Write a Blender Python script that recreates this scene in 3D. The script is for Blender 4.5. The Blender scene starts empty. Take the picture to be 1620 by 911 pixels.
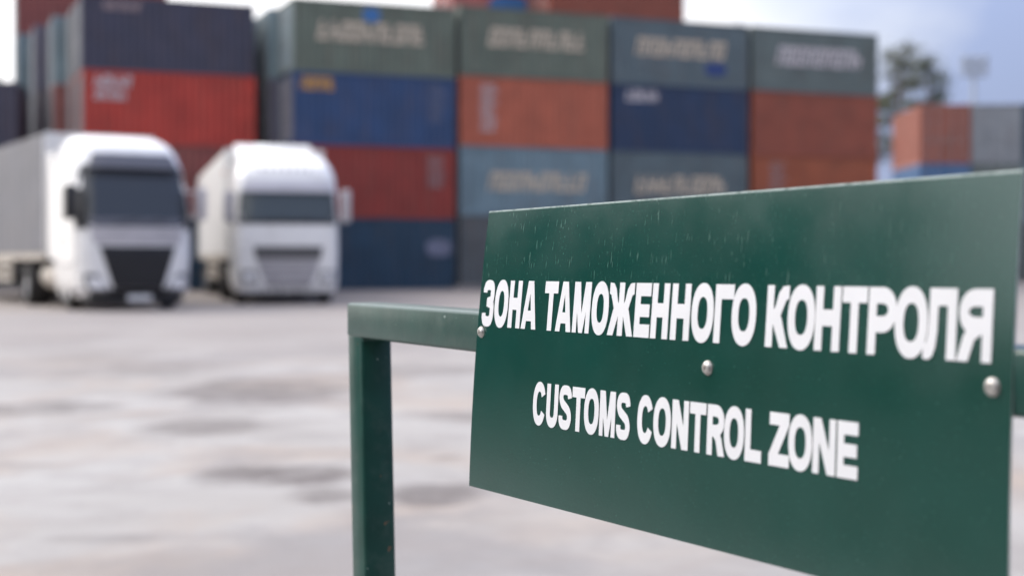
import bpy, bmesh, math, random
from math import sin, cos, radians as R, pi
from mathutils import Vector, Matrix
from mathutils.geometry import delaunay_2d_cdt

sc = bpy.context.scene
COL = sc.collection
random.seed(7)

# ------------------------------------------------------------------ camera
cd = bpy.data.cameras.new('camera')
cam = bpy.data.objects.new('camera', cd)
COL.objects.link(cam)
cam.location = (0, 0, 1.1)
cam.rotation_euler = (R(90 - 1.15), 0, 0)
cd.lens = 50
cd.sensor_width = 36
cd.sensor_fit = 'HORIZONTAL'
cd.clip_start = .05
cd.clip_end = 3000
cd.dof.use_dof = True
cd.dof.focus_distance = 1.57
cd.dof.aperture_fstop = 3.5
sc.camera = cam

# ------------------------------------------------------------------ sky and sun
SUN_EL, SUN_ROT = R(42), R(-66)
w = bpy.data.worlds.new('World')
sc.world = w
w.use_nodes = True
nt = w.node_tree
N, LK = nt.nodes, nt.links
bgn = N['Background']
sky = N.new('ShaderNodeTexSky')
sky.sky_type = 'NISHITA'
sky.sun_disc = False
sky.sun_elevation = SUN_EL
sky.sun_rotation = SUN_ROT
sky.dust_density = 2.0
tc = N.new('ShaderNodeTexCoord')
mp = N.new('ShaderNodeMapping')
mp.inputs['Scale'].default_value = (1, 1, 3.2)
mp.inputs['Location'].default_value = (3.1, .4, .2)
LK.new(tc.outputs['Generated'], mp.inputs[0])
nz = N.new('ShaderNodeTexNoise')
nz.inputs['Scale'].default_value = 2.6
nz.inputs['Detail'].default_value = 6
nz.inputs['Distortion'].default_value = .3
LK.new(mp.outputs[0], nz.inputs['Vector'])
# thicker, greyer cloud bank to the right of the yard, bright overcast towards the sun
sep = N.new('ShaderNodeSeparateXYZ')
LK.new(tc.outputs['Generated'], sep.inputs[0])
grad = N.new('ShaderNodeMapRange')
grad.inputs['From Min'].default_value = .05
grad.inputs['From Max'].default_value = .33
grad.inputs['To Min'].default_value = 0.0
grad.inputs['To Max'].default_value = .5
LK.new(sep.outputs['X'], grad.inputs['Value'])
sub = N.new('ShaderNodeMath')
sub.operation = 'SUBTRACT'
LK.new(nz.outputs['Fac'], sub.inputs[0])
LK.new(grad.outputs[0], sub.inputs[1])
ramp = N.new('ShaderNodeValToRGB')
ramp.color_ramp.elements[0].position = .18
ramp.color_ramp.elements[0].color = (2.6, 3.1, 4.9, 1)
ramp.color_ramp.elements[1].position = .52
ramp.color_ramp.elements[1].color = (7.9, 7.7, 7.7, 1)
me_ = ramp.color_ramp.elements.new(.36)
me_.color = (5.0, 5.25, 6.1, 1)
LK.new(sub.outputs[0], ramp.inputs[0])
mix = N.new('ShaderNodeMix')
mix.data_type = 'RGBA'
mix.inputs['Factor'].default_value = .85
LK.new(sky.outputs[0], mix.inputs['A'])
LK.new(ramp.outputs[0], mix.inputs['B'])
dt = N.new('ShaderNodeVectorMath')
dt.operation = 'DOT_PRODUCT'
dt.inputs[1].default_value = (sin(SUN_ROT) * cos(SUN_EL), cos(SUN_ROT) * cos(SUN_EL), sin(SUN_EL))
LK.new(tc.outputs['Generated'], dt.inputs[0])
gl = N.new('ShaderNodeMapRange')
gl.interpolation_type = 'SMOOTHSTEP'
gl.inputs['From Min'].default_value = -.1
gl.inputs['From Max'].default_value = 1.0
gl.inputs['To Min'].default_value = 1.6
gl.inputs['To Max'].default_value = 2.9
LK.new(dt.outputs['Value'], gl.inputs['Value'])
vm = N.new('ShaderNodeVectorMath')
vm.operation = 'SCALE'
LK.new(mix.outputs['Result'], vm.inputs[0])
el = N.new('ShaderNodeMapRange')
el.interpolation_type = 'SMOOTHSTEP'
el.inputs['From Min'].default_value = .02
el.inputs['From Max'].default_value = .55
el.inputs['To Min'].default_value = .58
el.inputs['To Max'].default_value = 1.12
LK.new(sep.outputs['Z'], el.inputs['Value'])
ml = N.new('ShaderNodeMath')
ml.operation = 'MULTIPLY'
LK.new(gl.outputs[0], ml.inputs[0])
LK.new(el.outputs[0], ml.inputs[1])
LK.new(ml.outputs[0], vm.inputs['Scale'])
LK.new(vm.outputs[0], bgn.inputs['Color'])
bgn.inputs['Strength'].default_value = .10

sl = bpy.data.lights.new('sun', 'SUN')
sl.energy = 1.25
sl.angle = R(18)
sl.color = (1, .93, .83)
so = bpy.data.objects.new('sun', sl)
COL.objects.link(so)
sd = Vector((sin(SUN_ROT) * cos(SUN_EL), cos(SUN_ROT) * cos(SUN_EL), sin(SUN_EL)))
so.rotation_euler = sd.to_track_quat('Z', 'Y').to_euler()
so.location = (-20, 10, 30)

sc.render.engine = 'CYCLES'
sc.view_settings.view_transform = 'Standard'
sc.view_settings.look = 'None'
sc.view_settings.gamma = 1
sc.view_settings.use_curve_mapping = False
sc.view_settings.exposure = 0.43


# ------------------------------------------------------------------ helpers
def tag(o, label=None, cat=None, group=None, kind=None):
    if label: o['label'] = label
    if cat: o['category'] = cat
    if group: o['group'] = group
    if kind: o['kind'] = kind
    return o


def empty(name, loc, rz=0):
    o = bpy.data.objects.new(name, None)
    COL.objects.link(o)
    o.location = loc
    o.rotation_euler = (0, 0, rz)
    o.empty_display_size = .3
    return o


class MB:
    """collects shapes into one mesh"""
    def __init__(s):
        s.v, s.f = [], []

    def add(s, v, f):
        n = len(s.v)
        s.v += [tuple(p) for p in v]
        s.f += [tuple(i + n for i in q) for q in f]
        return s

    def box(s, x0, x1, y0, y1, z0, z1):
        v = [(x, y, z) for z in (z0, z1) for y in (y0, y1) for x in (x0, x1)]
        return s.add(v, [(0, 2, 3, 1), (4, 5, 7, 6), (0, 1, 5, 4), (2, 6, 7, 3), (0, 4, 6, 2), (1, 3, 7, 5)])

    def tube(s, p, q, r, r2=None, n=10):
        p, q = Vector(p), Vector(q)
        r2 = r if r2 is None else r2
        d = (q - p).normalized()
        a = d.orthogonal().normalized()
        b = d.cross(a)
        v = []
        for c, rr in ((p, r), (q, r2)):
            for i in range(n):
                t = 2 * pi * i / n
                v.append(c + a * cos(t) * rr + b * sin(t) * rr)
        f = [(i, (i + 1) % n, n + (i + 1) % n, n + i) for i in range(n)]
        f += [tuple(range(n))[::-1], tuple(range(n, 2 * n))]
        return s.add(v, f)

    def prism(s, poly, x0, x1):
        """polygon of (y,z) extruded along x"""
        n = len(poly)
        v = [(x0, y, z) for y, z in poly] + [(x1, y, z) for y, z in poly]
        f = [tuple(range(n)), tuple(range(n, 2 * n))[::-1]]
        f += [(i, n + i, n + (i + 1) % n, (i + 1) % n) for i in range(n)]
        return s.add(v, f)

    def lathe(s, prof, c, n=24):
        """(radius, x) profile spun about the x axis through c"""
        v = []
        for r, x in prof:
            for i in range(n):
                t = 2 * pi * i / n
                v.append((c[0] + x, c[1] + r * cos(t), c[2] + r * sin(t)))
        f = []
        m = len(prof)
        for j in range(m - 1):
            for i in range(n):
                f.append((j * n + i, j * n + (i + 1) % n, (j + 1) * n + (i + 1) % n, (j + 1) * n + i))
        return s.add(v, f)

    def mesh(s, name, bevel=0, smooth=None, seg=2):
        me = bpy.data.meshes.new(name)
        me.from_pydata(s.v, [], s.f)
        bm = bmesh.new()
        bm.from_mesh(me)
        bmesh.ops.recalc_face_normals(bm, faces=bm.faces)
        if bevel:
            ed = [e for e in bm.edges if len(e.link_faces) == 2 and e.calc_face_angle(0) > .6]
            bmesh.ops.bevel(bm, geom=ed, offset=bevel, segments=seg, profile=.5, affect='EDGES', clamp_overlap=True)
        bm.to_mesh(me)
        bm.free()
        if smooth:
            me.shade_smooth()
            me.set_sharp_from_angle(angle=R(smooth))
        return me

    def build(s, name, m, parent=None, bevel=0, smooth=None, seg=2):
        me = s.mesh(name, bevel, smooth, seg)
        me.materials.append(m)
        return link(name, me, parent)


def link(name, me, parent=None):
    o = bpy.data.objects.new(name, me)
    COL.objects.link(o)
    if parent: o.parent = parent
    return o


def mat(name, col, rough=.5, metal=0, spec=.5, vary=.0, scale=3.0, dirt=None, dirt_amt=.0, dirt_scale=(1, 1, .25), bump=0, coat=0):
    m = bpy.data.materials.new(name)
    m.use_nodes = True
    t = m.node_tree
    b = t.nodes['Principled BSDF']
    b.inputs['Base Color'].default_value = (*col, 1)
    b.inputs['Roughness'].default_value = rough
    b.inputs['Metallic'].default_value = metal
    b.inputs['Specular IOR Level'].default_value = spec
    b.inputs['Coat Weight'].default_value = coat
    last = None
    if vary or dirt:
        c = t.nodes.new('ShaderNodeTexCoord')
        oi = t.nodes.new('ShaderNodeObjectInfo')
        ad = t.nodes.new('ShaderNodeVectorMath')
        ad.operation = 'ADD'
        sc_ = t.nodes.new('ShaderNodeVectorMath')
        sc_.operation = 'SCALE'
        sc_.inputs[0].default_value = (37, 17, 9)
        t.links.new(oi.outputs['Random'], sc_.inputs['Scale'])
        t.links.new(c.outputs['Object'], ad.inputs[0])
        t.links.new(sc_.outputs[0], ad.inputs[1])
        n = t.nodes.new('ShaderNodeTexNoise')
        n.inputs['Scale'].default_value = scale
        n.inputs['Detail'].default_value = 5
        t.links.new(ad.outputs[0], n.inputs['Vector'])
        mr = t.nodes.new('ShaderNodeMapRange')
        mr.inputs['From Min'].default_value = .3
        mr.inputs['From Max'].default_value = .7
        mr.inputs['To Min'].default_value = 1 - vary
        mr.inputs['To Max'].default_value = 1 + vary
        t.links.new(n.outputs['Fac'], mr.inputs['Value'])
        mu = t.nodes.new('ShaderNodeVectorMath')
        mu.operation = 'SCALE'
        mu.inputs[0].default_value = col
        t.links.new(mr.outputs[0], mu.inputs['Scale'])
        last = mu.outputs[0]
        if dirt:
            mp_ = t.nodes.new('ShaderNodeMapping')
            mp_.inputs['Scale'].default_value = dirt_scale
            t.links.new(ad.outputs[0], mp_.inputs[0])
            n2 = t.nodes.new('ShaderNodeTexNoise')
            n2.inputs['Scale'].default_value = scale * 1.3
            n2.inputs['Detail'].default_value = 7
            n2.inputs['Roughness'].default_value = .65
            t.links.new(mp_.outputs[0], n2.inputs['Vector'])
            r2 = t.nodes.new('ShaderNodeMapRange')
            r2.inputs['From Min'].default_value = .5
            r2.inputs['From Max'].default_value = .75
            r2.inputs['To Min'].default_value = 0
            r2.inputs['To Max'].default_value = dirt_amt
            t.links.new(n2.outputs['Fac'], r2.inputs['Value'])
            mx = t.nodes.new('ShaderNodeMix')
            mx.data_type = 'RGBA'
            t.links.new(r2.outputs[0], mx.inputs['Factor'])
            t.links.new(last, mx.inputs['A'])
            mx.inputs['B'].default_value = (*dirt, 1)
            last = mx.outputs['Result']
        t.links.new(last, b.inputs['Base Color'])
        if bump:
            bp = t.nodes.new('ShaderNodeBump')
            bp.inputs['Strength'].default_value = bump
            bp.inputs['Distance'].default_value = .01
            t.links.new(n.outputs['Fac'], bp.inputs['Height'])
            t.links.new(bp.outputs[0], b.inputs['Normal'])
    return m


# ------------------------------------------------------------------ ground
def ground_material():
    m = bpy.data.materials.new('yard concrete')
    m.use_nodes = True
    t = m.node_tree
    L = t.links.new
    b = t.nodes['Principled BSDF']
    c = t.nodes.new('ShaderNodeTexCoord')

    def noise(scale, detail=5, rough=.55, dist=0, sx=1, sy=1, off=0):
        mp_ = t.nodes.new('ShaderNodeMapping')
        mp_.inputs['Scale'].default_value = (sx, sy, 1)
        mp_.inputs['Location'].default_value = (off, off * .7, 0)
        L(c.outputs['Object'], mp_.inputs[0])
        n = t.nodes.new('ShaderNodeTexNoise')
        n.inputs['Scale'].default_value = scale
        n.inputs['Detail'].default_value = detail
        n.inputs['Roughness'].default_value = rough
        n.inputs['Distortion'].default_value = dist
        L(mp_.outputs[0], n.inputs['Vector'])
        return n.outputs['Fac']

    def rng(v, a, b_, lo, hi):
        r = t.nodes.new('ShaderNodeMapRange')
        r.interpolation_type = 'SMOOTHSTEP'
        r.inputs['From Min'].default_value = a
        r.inputs['From Max'].default_value = b_
        r.inputs['To Min'].default_value = lo
        r.inputs['To Max'].default_value = hi
        L(v, r.inputs['Value'])
        return r.outputs[0]

    def mixc(fac, a, b_):
        x = t.nodes.new('ShaderNodeMix')
        x.data_type = 'RGBA'
        L(fac, x.inputs['Factor'])
        if isinstance(a, tuple): x.inputs['A'].default_value = (*a, 1)
        else: L(a, x.inputs['A'])
        if isinstance(b_, tuple): x.inputs['B'].default_value = (*b_, 1)
        else: L(b_, x.inputs['B'])
        return x.outputs['Result']

    def mth(op, a, b_):
        x = t.nodes.new('ShaderNodeMath')
        x.operation = op
        for i, q in enumerate((a, b_)):
            if isinstance(q, (int, float)): x.inputs[i].default_value = q
            else: L(q, x.inputs[i])
        return x.outputs[0]

    base = mixc(rng(noise(.35, 4), .35, .65, 0, 1), (.325, .305, .283), (.39, .375, .355))
    base = mixc(rng(noise(.42, 6, .62, .8, off=9), .46, .66, 0, .85), base, (.335, .275, .228))       # tan silt
    base = mixc(rng(noise(.42, 5, .6, .6, off=3.7),   .5, .64, 0, .75), base, (.22, .205, .2))   # damp patches
    base = mixc(rng(noise(6, 6, .7, off=1), .45, .75, 0, .35), base, (.3, .28, .26))
    base = mixc(rng(noise(1.5, 6, .7, .5, off=31), .44, .64, 0, .4), base, (.22, .2, .188))
    # worn damp hollows in front of the trucks and beside the barrier
    sp = t.nodes.new('ShaderNodeSeparateXYZ')
    L(c.outputs['Object'], sp.inputs[0])
    wob = noise(1.1, 5, .6, off=5)
    wob2 = noise(.8, 4, .6, off=15)
    stains = None
    for x, y, rx, ry, a in ((-2.1, 12.0, .95, 1.3, .85), (-3.5, 10.5, .75, .5, .75), (-2.1, 9.3, .45, .45, .7), (-1.2, 7.3, .42, .36, .9), (-.87, 6.6, .2, .22, .8),
                            (-6.2, 19.5, .8, 2.6, .6), (-.37, 6.55, .26, .36, .85), (-.4, 9.9, .55, .4, .7), (-.35, 7.9, .18, .17, .6), (-3.6, 14.5, 1.0, 1.3, .6), (-.9, 14.0, .8, 1.2, .6),
                            (-4.8, 16.2, 1.0, 1.6, .55), (-1.6, 18.5, 1.2, 2.0, .55), (-3.8, 22, 1.6, 2.2, .5), (-1.6, 5.6, .25, .1, .35), (-2.6, 7.6, .3, .16, .4), (.5, 12, .7, 1.2, .6), (-7.5, 25, 1.5, 2.0, .5)):
        dx = mth('DIVIDE', mth('SUBTRACT', sp.outputs['X'], x), rx)
        dy = mth('DIVIDE', mth('SUBTRACT', sp.outputs['Y'], y), ry)
        d = mth('SQRT', mth('ADD', mth('MULTIPLY', dx, dx), mth('MULTIPLY', dy, dy)), 0)
        d = mth('ADD', d, mth('MULTIPLY', mth('SUBTRACT', wob, .5), 2.8))
        s = rng(d, .45, 1.2, a, 0)
        stains = s if stains is None else mth('MAXIMUM', stains, s)
    stains = mth('MULTIPLY', stains, rng(noise(2.6, 6, .7, .4, off=21), .36, .6, .6, 1.1))
    base = mixc(stains, base, (.135, .118, .11))
    # dirtier ground where the trucks and the stacks stand
    far = mth('ADD', sp.outputs['Y'], mth('MULTIPLY', mth('SUBTRACT', wob2, .5), 14))
    base = mixc(rng(far, 9, 22, 0, .75), base, (.27, .243, .228))
    base = mixc(rng(far, 24, 36, 0, .55), base, (.23, .2, .18))
    base = mixc(rng(far, 38, 52, 0, .7), base, (.17, .15, .14))
    L(base, b.inputs['Base Color'])
    b.inputs['Roughness'].default_value = .85
    b.inputs['Specular IOR Level'].default_value = .25
    bp = t.nodes.new('ShaderNodeBump')
    bp.inputs['Strength'].default_value = .35
    bp.inputs['Distance'].default_value = .01
    L(noise(45, 6, .7), bp.inputs['Height'])
    L(bp.outputs[0], b.inputs['Normal'])
    return m


g = MB()
g.add([(-700, -300, 0), (700, -300, 0), (700, 1100, 0), (-700, 1100, 0)], [(0, 1, 2, 3)])
tag(g.build('ground', ground_material()), kind='structure')

M_asph = mat('asphalt', (.055, .053, .052), .9, vary=.25, scale=2, dirt=(.12, .11, .1), dirt_amt=.4, dirt_scale=(1, 1, 1), bump=.2)
rb_ = MB()
rb_.add([(x, y, .004) for x, y in ((-70, -60), (70, -60), (70, -.9), (-3, -.9), (-3.5, 2.4), (-7.2, 5.5), (-10.5, 14), (-14, 24), (-70, 24))], [tuple(range(9))])
tag(rb_.build('added_asphalt', M_asph), kind='structure')  # unseen dark asphalt, added to darken the sign's reflections and ground bounce

M_pad = mat('pad concrete', (.2, .185, .175), .9, vary=.2, scale=1.5)

# ------------------------------------------------------------------ shipping containers
CL, CW = 6.06, 2.44
RUST = (.13, .075, .05)


def paint(name, col):
    return mat('paint ' + name, col, .5, vary=.16, scale=1.2, dirt=RUST, dirt_amt=.35, dirt_scale=(2.2, 2.2, .3))


P = {k: paint(k, v) for k, v in {
    'slate blue': (0.043, 0.043, 0.070), 'bright red': (0.377, 0.038, 0.024), 'rust red': (.22, .06, .05), 'olive grey': (0.110, 0.133, 0.102),
    'navy': (0.020, 0.053, 0.136), 'dark red': (0.233, 0.029, 0.020), 'midnight blue': (0.014, 0.043, 0.078), 'brick': (0.373, 0.096, 0.051),
    'grey blue': (0.141, 0.208, 0.242), 'steel grey': (.085, .095, .1), 'teal blue': (0.087, 0.120, 0.134), 'ink blue': (0.012, 0.032, 0.080),
    'teal grey': (0.104, 0.133, 0.128), 'brown red': (0.235, 0.059, 0.032), 'burnt orange': (0.274, 0.070, 0.028), 'orange': (.27, .085, .055),
    'pale grey': (.22, .24, .26), 'pink': (.4, .13, .11), 'mid blue': (.05, .13, .27),
    'dusty teal': (.19, .26, .285), 'dusty grey': (.155, .15, .16), 'dusty pink': (.25, .1, .09), 'dusty mauve': (.12, .115, .15)}.items()}  # paled tones put the sunlit look of stack ends into the paint
M_rod = mat('galvanised rod', (.35, .36, .37), .45, .6, vary=.1)
INK = {'cream': mat('cream lettering', (.5, .42, .32), .6, vary=.1), 'pale': mat('pale lettering', (.5, .46, .47), .6, vary=.1),
       'orange': mat('orange lettering', (.5, .26, .06), .6, vary=.1), 'blue': mat('blue lettering', (.04, .14, .34), .6, vary=.1),
       'faint': mat('faded lettering', (.3, .22, .22), .6, vary=.15), 'faint blue': mat('faded grey lettering', (.13, .14, .2), .6, vary=.15),
       'navy': mat('navy patch', (.02, .045, .16), .6, vary=.1)}
MESH = {}


def wave(n, length, d, start):
    """trapezoid corrugation along x, depth d"""
    pts = [(start, 0)]
    p = length / n
    for i in range(n):
        x = start + i * p
        pts += [(x + .22 * p, 0), (x + .36 * p, d), (x + .70 * p, d), (x + .84 * p, 0)]
    pts.append((start + length, 0))
    return pts


def cmesh(kind, H):
    key = (kind, H)
    if key in MESH: return MESH[key]
    b = MB()
    if kind == 'frame':
        s = .09
        for x in (0, CL - s):
            for y in (0, CW - s):
                b.box(x, x + s, y, y + s, .12, H - .12)
                for z in (0, H - .12):   # corner castings
                    b.box(x - .006 if x == 0 else x - .07, x + s + (.07 if x == 0 else .006), y - .006 if y == 0 else y - .07, y + s + (.07 if y == 0 else .006), z, z + .12)
        for y in (.004, CW - .064):
            b.box(.16, CL - .16, y, y + .06, .01, .16)
            b.box(.16, CL - .16, y, y + .06, H - .07, H - .008)
        for x in (.004, CL - .084):
            b.box(x, x + .08, .16, CW - .16, .01, .14)
            b.box(x, x + .08, .16, CW - .16, H - .11, H - .008)
        b.box(.1, CL - .1, .07, CW - .07, .13, .155)
        me = b.mesh('frame')
    elif kind in ('side', 'side_far'):
        ws = wave(22, CL - .18, .036, .09)
        y0, sg = (.012, 1) if kind == 'side' else (CW - .012, -1)
        v = [(x, y0 + sg * d, z) for x, d in ws for z in (.162, H - .072)]
        b.add(v, [(2 * i, 2 * i + 2, 2 * i + 3, 2 * i + 1) for i in range(len(ws) - 1)])
        me = b.mesh('side_wall')
    elif kind == 'end':
        ws = wave(9, CW - .18, .036, .09)
        v = [(CL - .012 - d, y, z) for y, d in ws for z in (.142, H - .112)]
        b.add(v, [(2 * i, 2 * i + 2, 2 * i + 3, 2 * i + 1) for i in range(len(ws) - 1)])
        me = b.mesh('end_wall')
    elif kind == 'roof':
        ws = wave(20, CL - .24, .02, .12)
        v = [(x, y, H - .03 - d) for x, d in ws for y in (.07, CW - .07)]
        b.add(v, [(2 * i, 2 * i + 2, 2 * i + 3, 2 * i + 1) for i in range(len(ws) - 1)])
        me = b.mesh('roof')
    elif kind == 'door':
        b.box(.03, .065, .0, 1.12, .15, H - .12)
        for z in (.35, .9, 1.45, 2.0):
            b.box(.018, .029, .06, 1.06, z, z + .28)
        for z in (.3, .8, 1.4, 2.1):
            b.box(.012, .032, -.012, .07, z, z + .07)
        me = b.mesh('door')
    elif kind == 'rod':
        b.tube((0, 0, .06), (0, 0, H - .04), .024, n=8)
        for z in (.1, .5, 1.3, 1.9, H - .16):
            b.box(-.028, .03, -.045, .045, z, z + .07)
        b.box(-.03, -.012, -.02, .34, 1.08, 1.12)
        me = b.mesh('lock_rod')
    MESH[key] = me
    return me


def slot(me, m, name, parent):
    if not me.materials: me.materials.append(None)
    o = link(name, me, parent)
    o.material_slots[0].link = 'OBJECT'
    o.material_slots[0].material = m
    return o


def word(b, x0, x1, z0, z1, rnd):
    """slanted, weathered, illegible letter shapes on the side wall"""
    n = max(2, int(round((x1 - x0) / (z1 - z0) / .58)))
    p = (x1 - x0) / n
    h = z1 - z0
    for i in range(n):
        xa = x0 + i * p
        st = p * .27
        k = rnd.choice('nohi')

        def par(u0, u1, t0, t1):
            s = .22 * h
            q = [(xa + u0 + s * t0, z0 + t0 * h), (xa + u1 + s * t0, z0 + t0 * h), (xa + u1 + s * t1, z0 + t1 * h), (xa + u0 + s * t1, z0 + t1 * h)]
            b.add([(x, .004, z) for x, z in q], [(0, 1, 2, 3)])
        par(0, st, 0, 1)
        if k != 'i': par(p * .6, p * .6 + st, 0, 1 if k != 'h' else .62)
        if k in 'no': par(st, p * .6, .8, 1)
        if k in 'oi': par(st, p * (.6 if k == 'o' else .85), 0, .2)
        if k in 'hi': par(st, p * .6, .42, .62)


def container(colour, loc, yaw, label, H=2.59, marks=(), door=None):
    m = P[colour]
    md = P[door or colour]  # paler door colour stands in for sunlight on that end
    t = empty('shipping_container', loc, yaw)
    tag(t, label, 'shipping container', 'containers stacked in the yard')
    slot(cmesh('frame', H), m, 'frame', t)
    slot(cmesh('side', H), m, 'side_wall', t)
    slot(cmesh('side_far', H), m, 'side_wall', t)
    slot(cmesh('end', H), m, 'end_wall', t)
    slot(cmesh('roof', H), m, 'roof', t)
    for k in (0, 1):
        d = slot(cmesh('door', H), md, 'door', t)
        d.location = (0, .095, 0) if k == 0 else (0, CW - .095, 0)
        if k: d.scale = (1, -1, 1)
        for y in (.28, .82):
            r = slot(cmesh('rod', H), M_rod, 'lock_rod', d)
            r.location = (-.012, y, .05)
            r.scale = (1, 1, (H - .14) / H)
    rnd = random.Random(label)
    for kind, x0, x1, z0, z1, ink in marks:
        b = MB()
        nm = 'lettering'
        if kind == 'word':
            word(b, x0, x1, z0, z1, rnd)
        elif kind == 'code':           # a column of small code lines
            z = z1
            while z > z0 + .12:
                word(b, x0, x0 + (x1 - x0) * rnd.uniform(.7, 1), z - .13, z, rnd)
                z -= .2
        elif kind == 'logo':           # a lozenge-shaped emblem with a slit
            nm = 'emblem'
            cx, cz, rx, rz = (x0 + x1) / 2, (z0 + z1) / 2, (x1 - x0) / 2, (z1 - z0) / 2
            v = [(cx + rx * cos(2 * pi * i / 24) * abs(cos(2 * pi * i / 24)) ** -.25, .004, cz + rz * sin(2 * pi * i / 24) * (abs(sin(2 * pi * i / 24)) + 1e-6) ** -.25) for i in range(24)]
            b.add(v, [tuple(range(24))])
        o = b.build(nm, INK[ink], t)
    return t


YAW = R(22)
DX, DY = Vector((cos(YAW), sin(YAW), 0)), Vector((-sin(YAW), cos(YAW), 0))

# pad under the stacks behind the sign
pb = MB()
c0 = Vector((-1.93, 52.9, 0)) - DX * .25 - DY * .3
qs = [c0, c0 + DX * 20.2, c0 + DX * 20.2 + DY * 9, c0 + DY * 9]
pb.add([(q.x, q.y, .0) for q in qs] + [(q.x, q.y, .15) for q in qs], [(4, 5, 6, 7), (0, 1, 5, 4), (1, 2, 6, 5), (2, 3, 7, 6), (3, 0, 4, 7)])
tag(pb.build('concrete_pad', M_pad), kind='structure')

ORD = ['bottom', 'second-level', 'third-level', 'fourth-level', 'fifth-level']


def stack(base, yaw, items, H=2.59):
    z = base.z
    for it in items:
        h = it.get('H', H)
        container(it['c'], (base.x + it.get('dx', 0) * cos(yaw), base.y + it.get('dx', 0) * sin(yaw), z), yaw, it['l'], h, it.get('m', ()), it.get('d'))
        z += h


A0 = Vector((-15.0, 49.9, 0))
stack(A0, YAW, [
    dict(c='midnight blue', l='dark blue container at ground level behind the two white trucks'),
    dict(c='rust red', l='faded red container seen in the gap between the two truck roofs'),
    dict(c='bright red', d='dusty pink', l='bright red container with pale square mark above the trucks', m=[('word', .35, 1.6, 1.95, 2.4, 'pale'), ('word', .35, 1.5, 1.55, 1.85, 'pale')]),
    dict(c='slate blue', d='dusty mauve', l='dark slate blue container on top of the bright red one', m=[('word', .7, 2.0, 2.12, 2.42, 'faint')], dx=-.05)])
B0 = Vector((-7.74, 50.46, 0))
stack(B0, YAW, [
    dict(c='midnight blue', l='very dark navy container on the ground right of the trucks', m=[('logo', 4.95, 5.95, 1.2, 1.85, 'faint blue')]),
    dict(c='dark red', l='dark maroon red container above the very dark navy one', m=[('code', 5.0, 5.75, 1.0, 2.3, 'faint')]),
    dict(c='navy', d='dusty mauve', l='navy container with small orange logo under the olive one', m=[('word', .25, 1.5, 1.95, 2.4, 'orange'), ('code', 5.1, 5.7, .9, 2.3, 'faint blue')]),
    dict(c='olive grey', d='dusty teal', l='olive grey container with cream lettering and blue emblem on top of navy one', m=[('word', .85, 4.9, 1.15, 1.85, 'cream'), ('logo', 2.55, 3.2, 1.88, 2.4, 'blue')])])
C0 = Vector((-1.93, 52.9, .15))
stack(C0, YAW, [
    dict(c='steel grey', l='plain steel grey container at ground level just behind the sign edge'),
    dict(c='grey blue', l='grey blue container with cream lettering just above the sign left corner', m=[('word', 1.1, 5.1, .95, 1.65, 'cream')]),
    dict(c='brick', l='brick red container with pale vertical strip, centre of the wall', m=[('code', .8, 1.5, .45, 2.3, 'pale')]),
    dict(c='olive grey', l='olive grey container with cream lettering on top of the brick red one', m=[('word', 1.1, 5.1, 1.15, 1.85, 'cream')])])
D0 = Vector((3.88, 55.3, .15))
stack(D0, YAW, [
    dict(c='steel grey', l='grey container at ground level hidden behind the middle of the sign'),
    dict(c='teal blue', l='teal container with cream lettering half covered by the sign top edge', m=[('word', 1.0, 5.0, .95, 1.65, 'cream')]),
    dict(c='ink blue', l='ink blue container with pale logo, left of the plain brown red one', m=[('word', .6, 2.0, 1.95, 2.4, 'pale')]),
    dict(c='teal blue', l='teal blue container with cream lettering and navy patch above ink blue one', m=[('word', 1.0, 5.0, 1.15, 1.85, 'cream'), ('logo', 4.1, 5.1, .5, 1.0, 'navy')])])
E0 = Vector((9.73, 57.6, .15))
stack(E0, YAW, [
    dict(c='brown red', l='brown container at ground level in the right stack behind the sign'),
    dict(c='burnt orange', l='burnt orange brown container with pale strip just above the sign', m=[('code', .8, 1.6, .4, 2.3, 'faint')]),
    dict(c='brown red', l='plain brown red container under the grey one with white lettering'),
    dict(c='teal grey', l='grey teal container with whitish lettering on top of right stack', m=[('word', 1.1, 5.2, 1.1, 1.85, 'pale')])])

# rows behind the front faces: their door ends show between the stacks
backs = [['grey blue', 'rust red', 'dusty pink', 'dusty grey', 'brown red'], ['steel grey', 'dusty mauve', 'dusty pink', 'dusty teal', 'bright red'],
         ['teal grey', 'dusty grey', 'dusty grey', 'dusty mauve', 'brown red'], ['grey blue', 'dusty grey', 'dusty grey', 'dusty teal', 'rust red']]
rown = ['second', 'third', 'fourth', 'fifth']
for r, cols in enumerate(backs):
    base = A0 + DY * (2.52 * (r + 1)) - DX * (.12 + .52 * r)
    n = 5 if r == 3 else 4
    stack(base, YAW, [dict(c=cols[i], l=f'{ORD[i]} {cols[i]} container in the {rown[r]} row back, far left stack') for i in range(n)])
for r, cols in enumerate([['ink blue', 'slate blue', 'dusty mauve', 'dusty teal'], ['rust red', 'dark red', 'dusty mauve', 'dusty teal']]):
    base = B0 + DY * (2.52 * (r + 1)) - DX * (.3 + .15 * r)
    stack(base, YAW, [dict(c=cols[i], l=f'{ORD[i]} {cols[i]} container in the {rown[r]} row behind the blue-emblem stack') for i in range(4)])
Q0 = C0 + DY * 2.55 + DX * 4.75
qc = ['navy', 'brick', 'teal grey', 'rust red', 'brown red']
stack(Q0, YAW, [dict(c=qc[i], l=('rust brown container peeking highest above the two middle stacks' if i == 4 else f'{ORD[i]} {qc[i]} container in the row behind the two middle stacks')) for i in range(5)])
R0 = C0 + DY * 5.1 + DX * 1.5
rc = ['steel grey', 'navy', 'brick', 'teal blue', 'pink']
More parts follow.
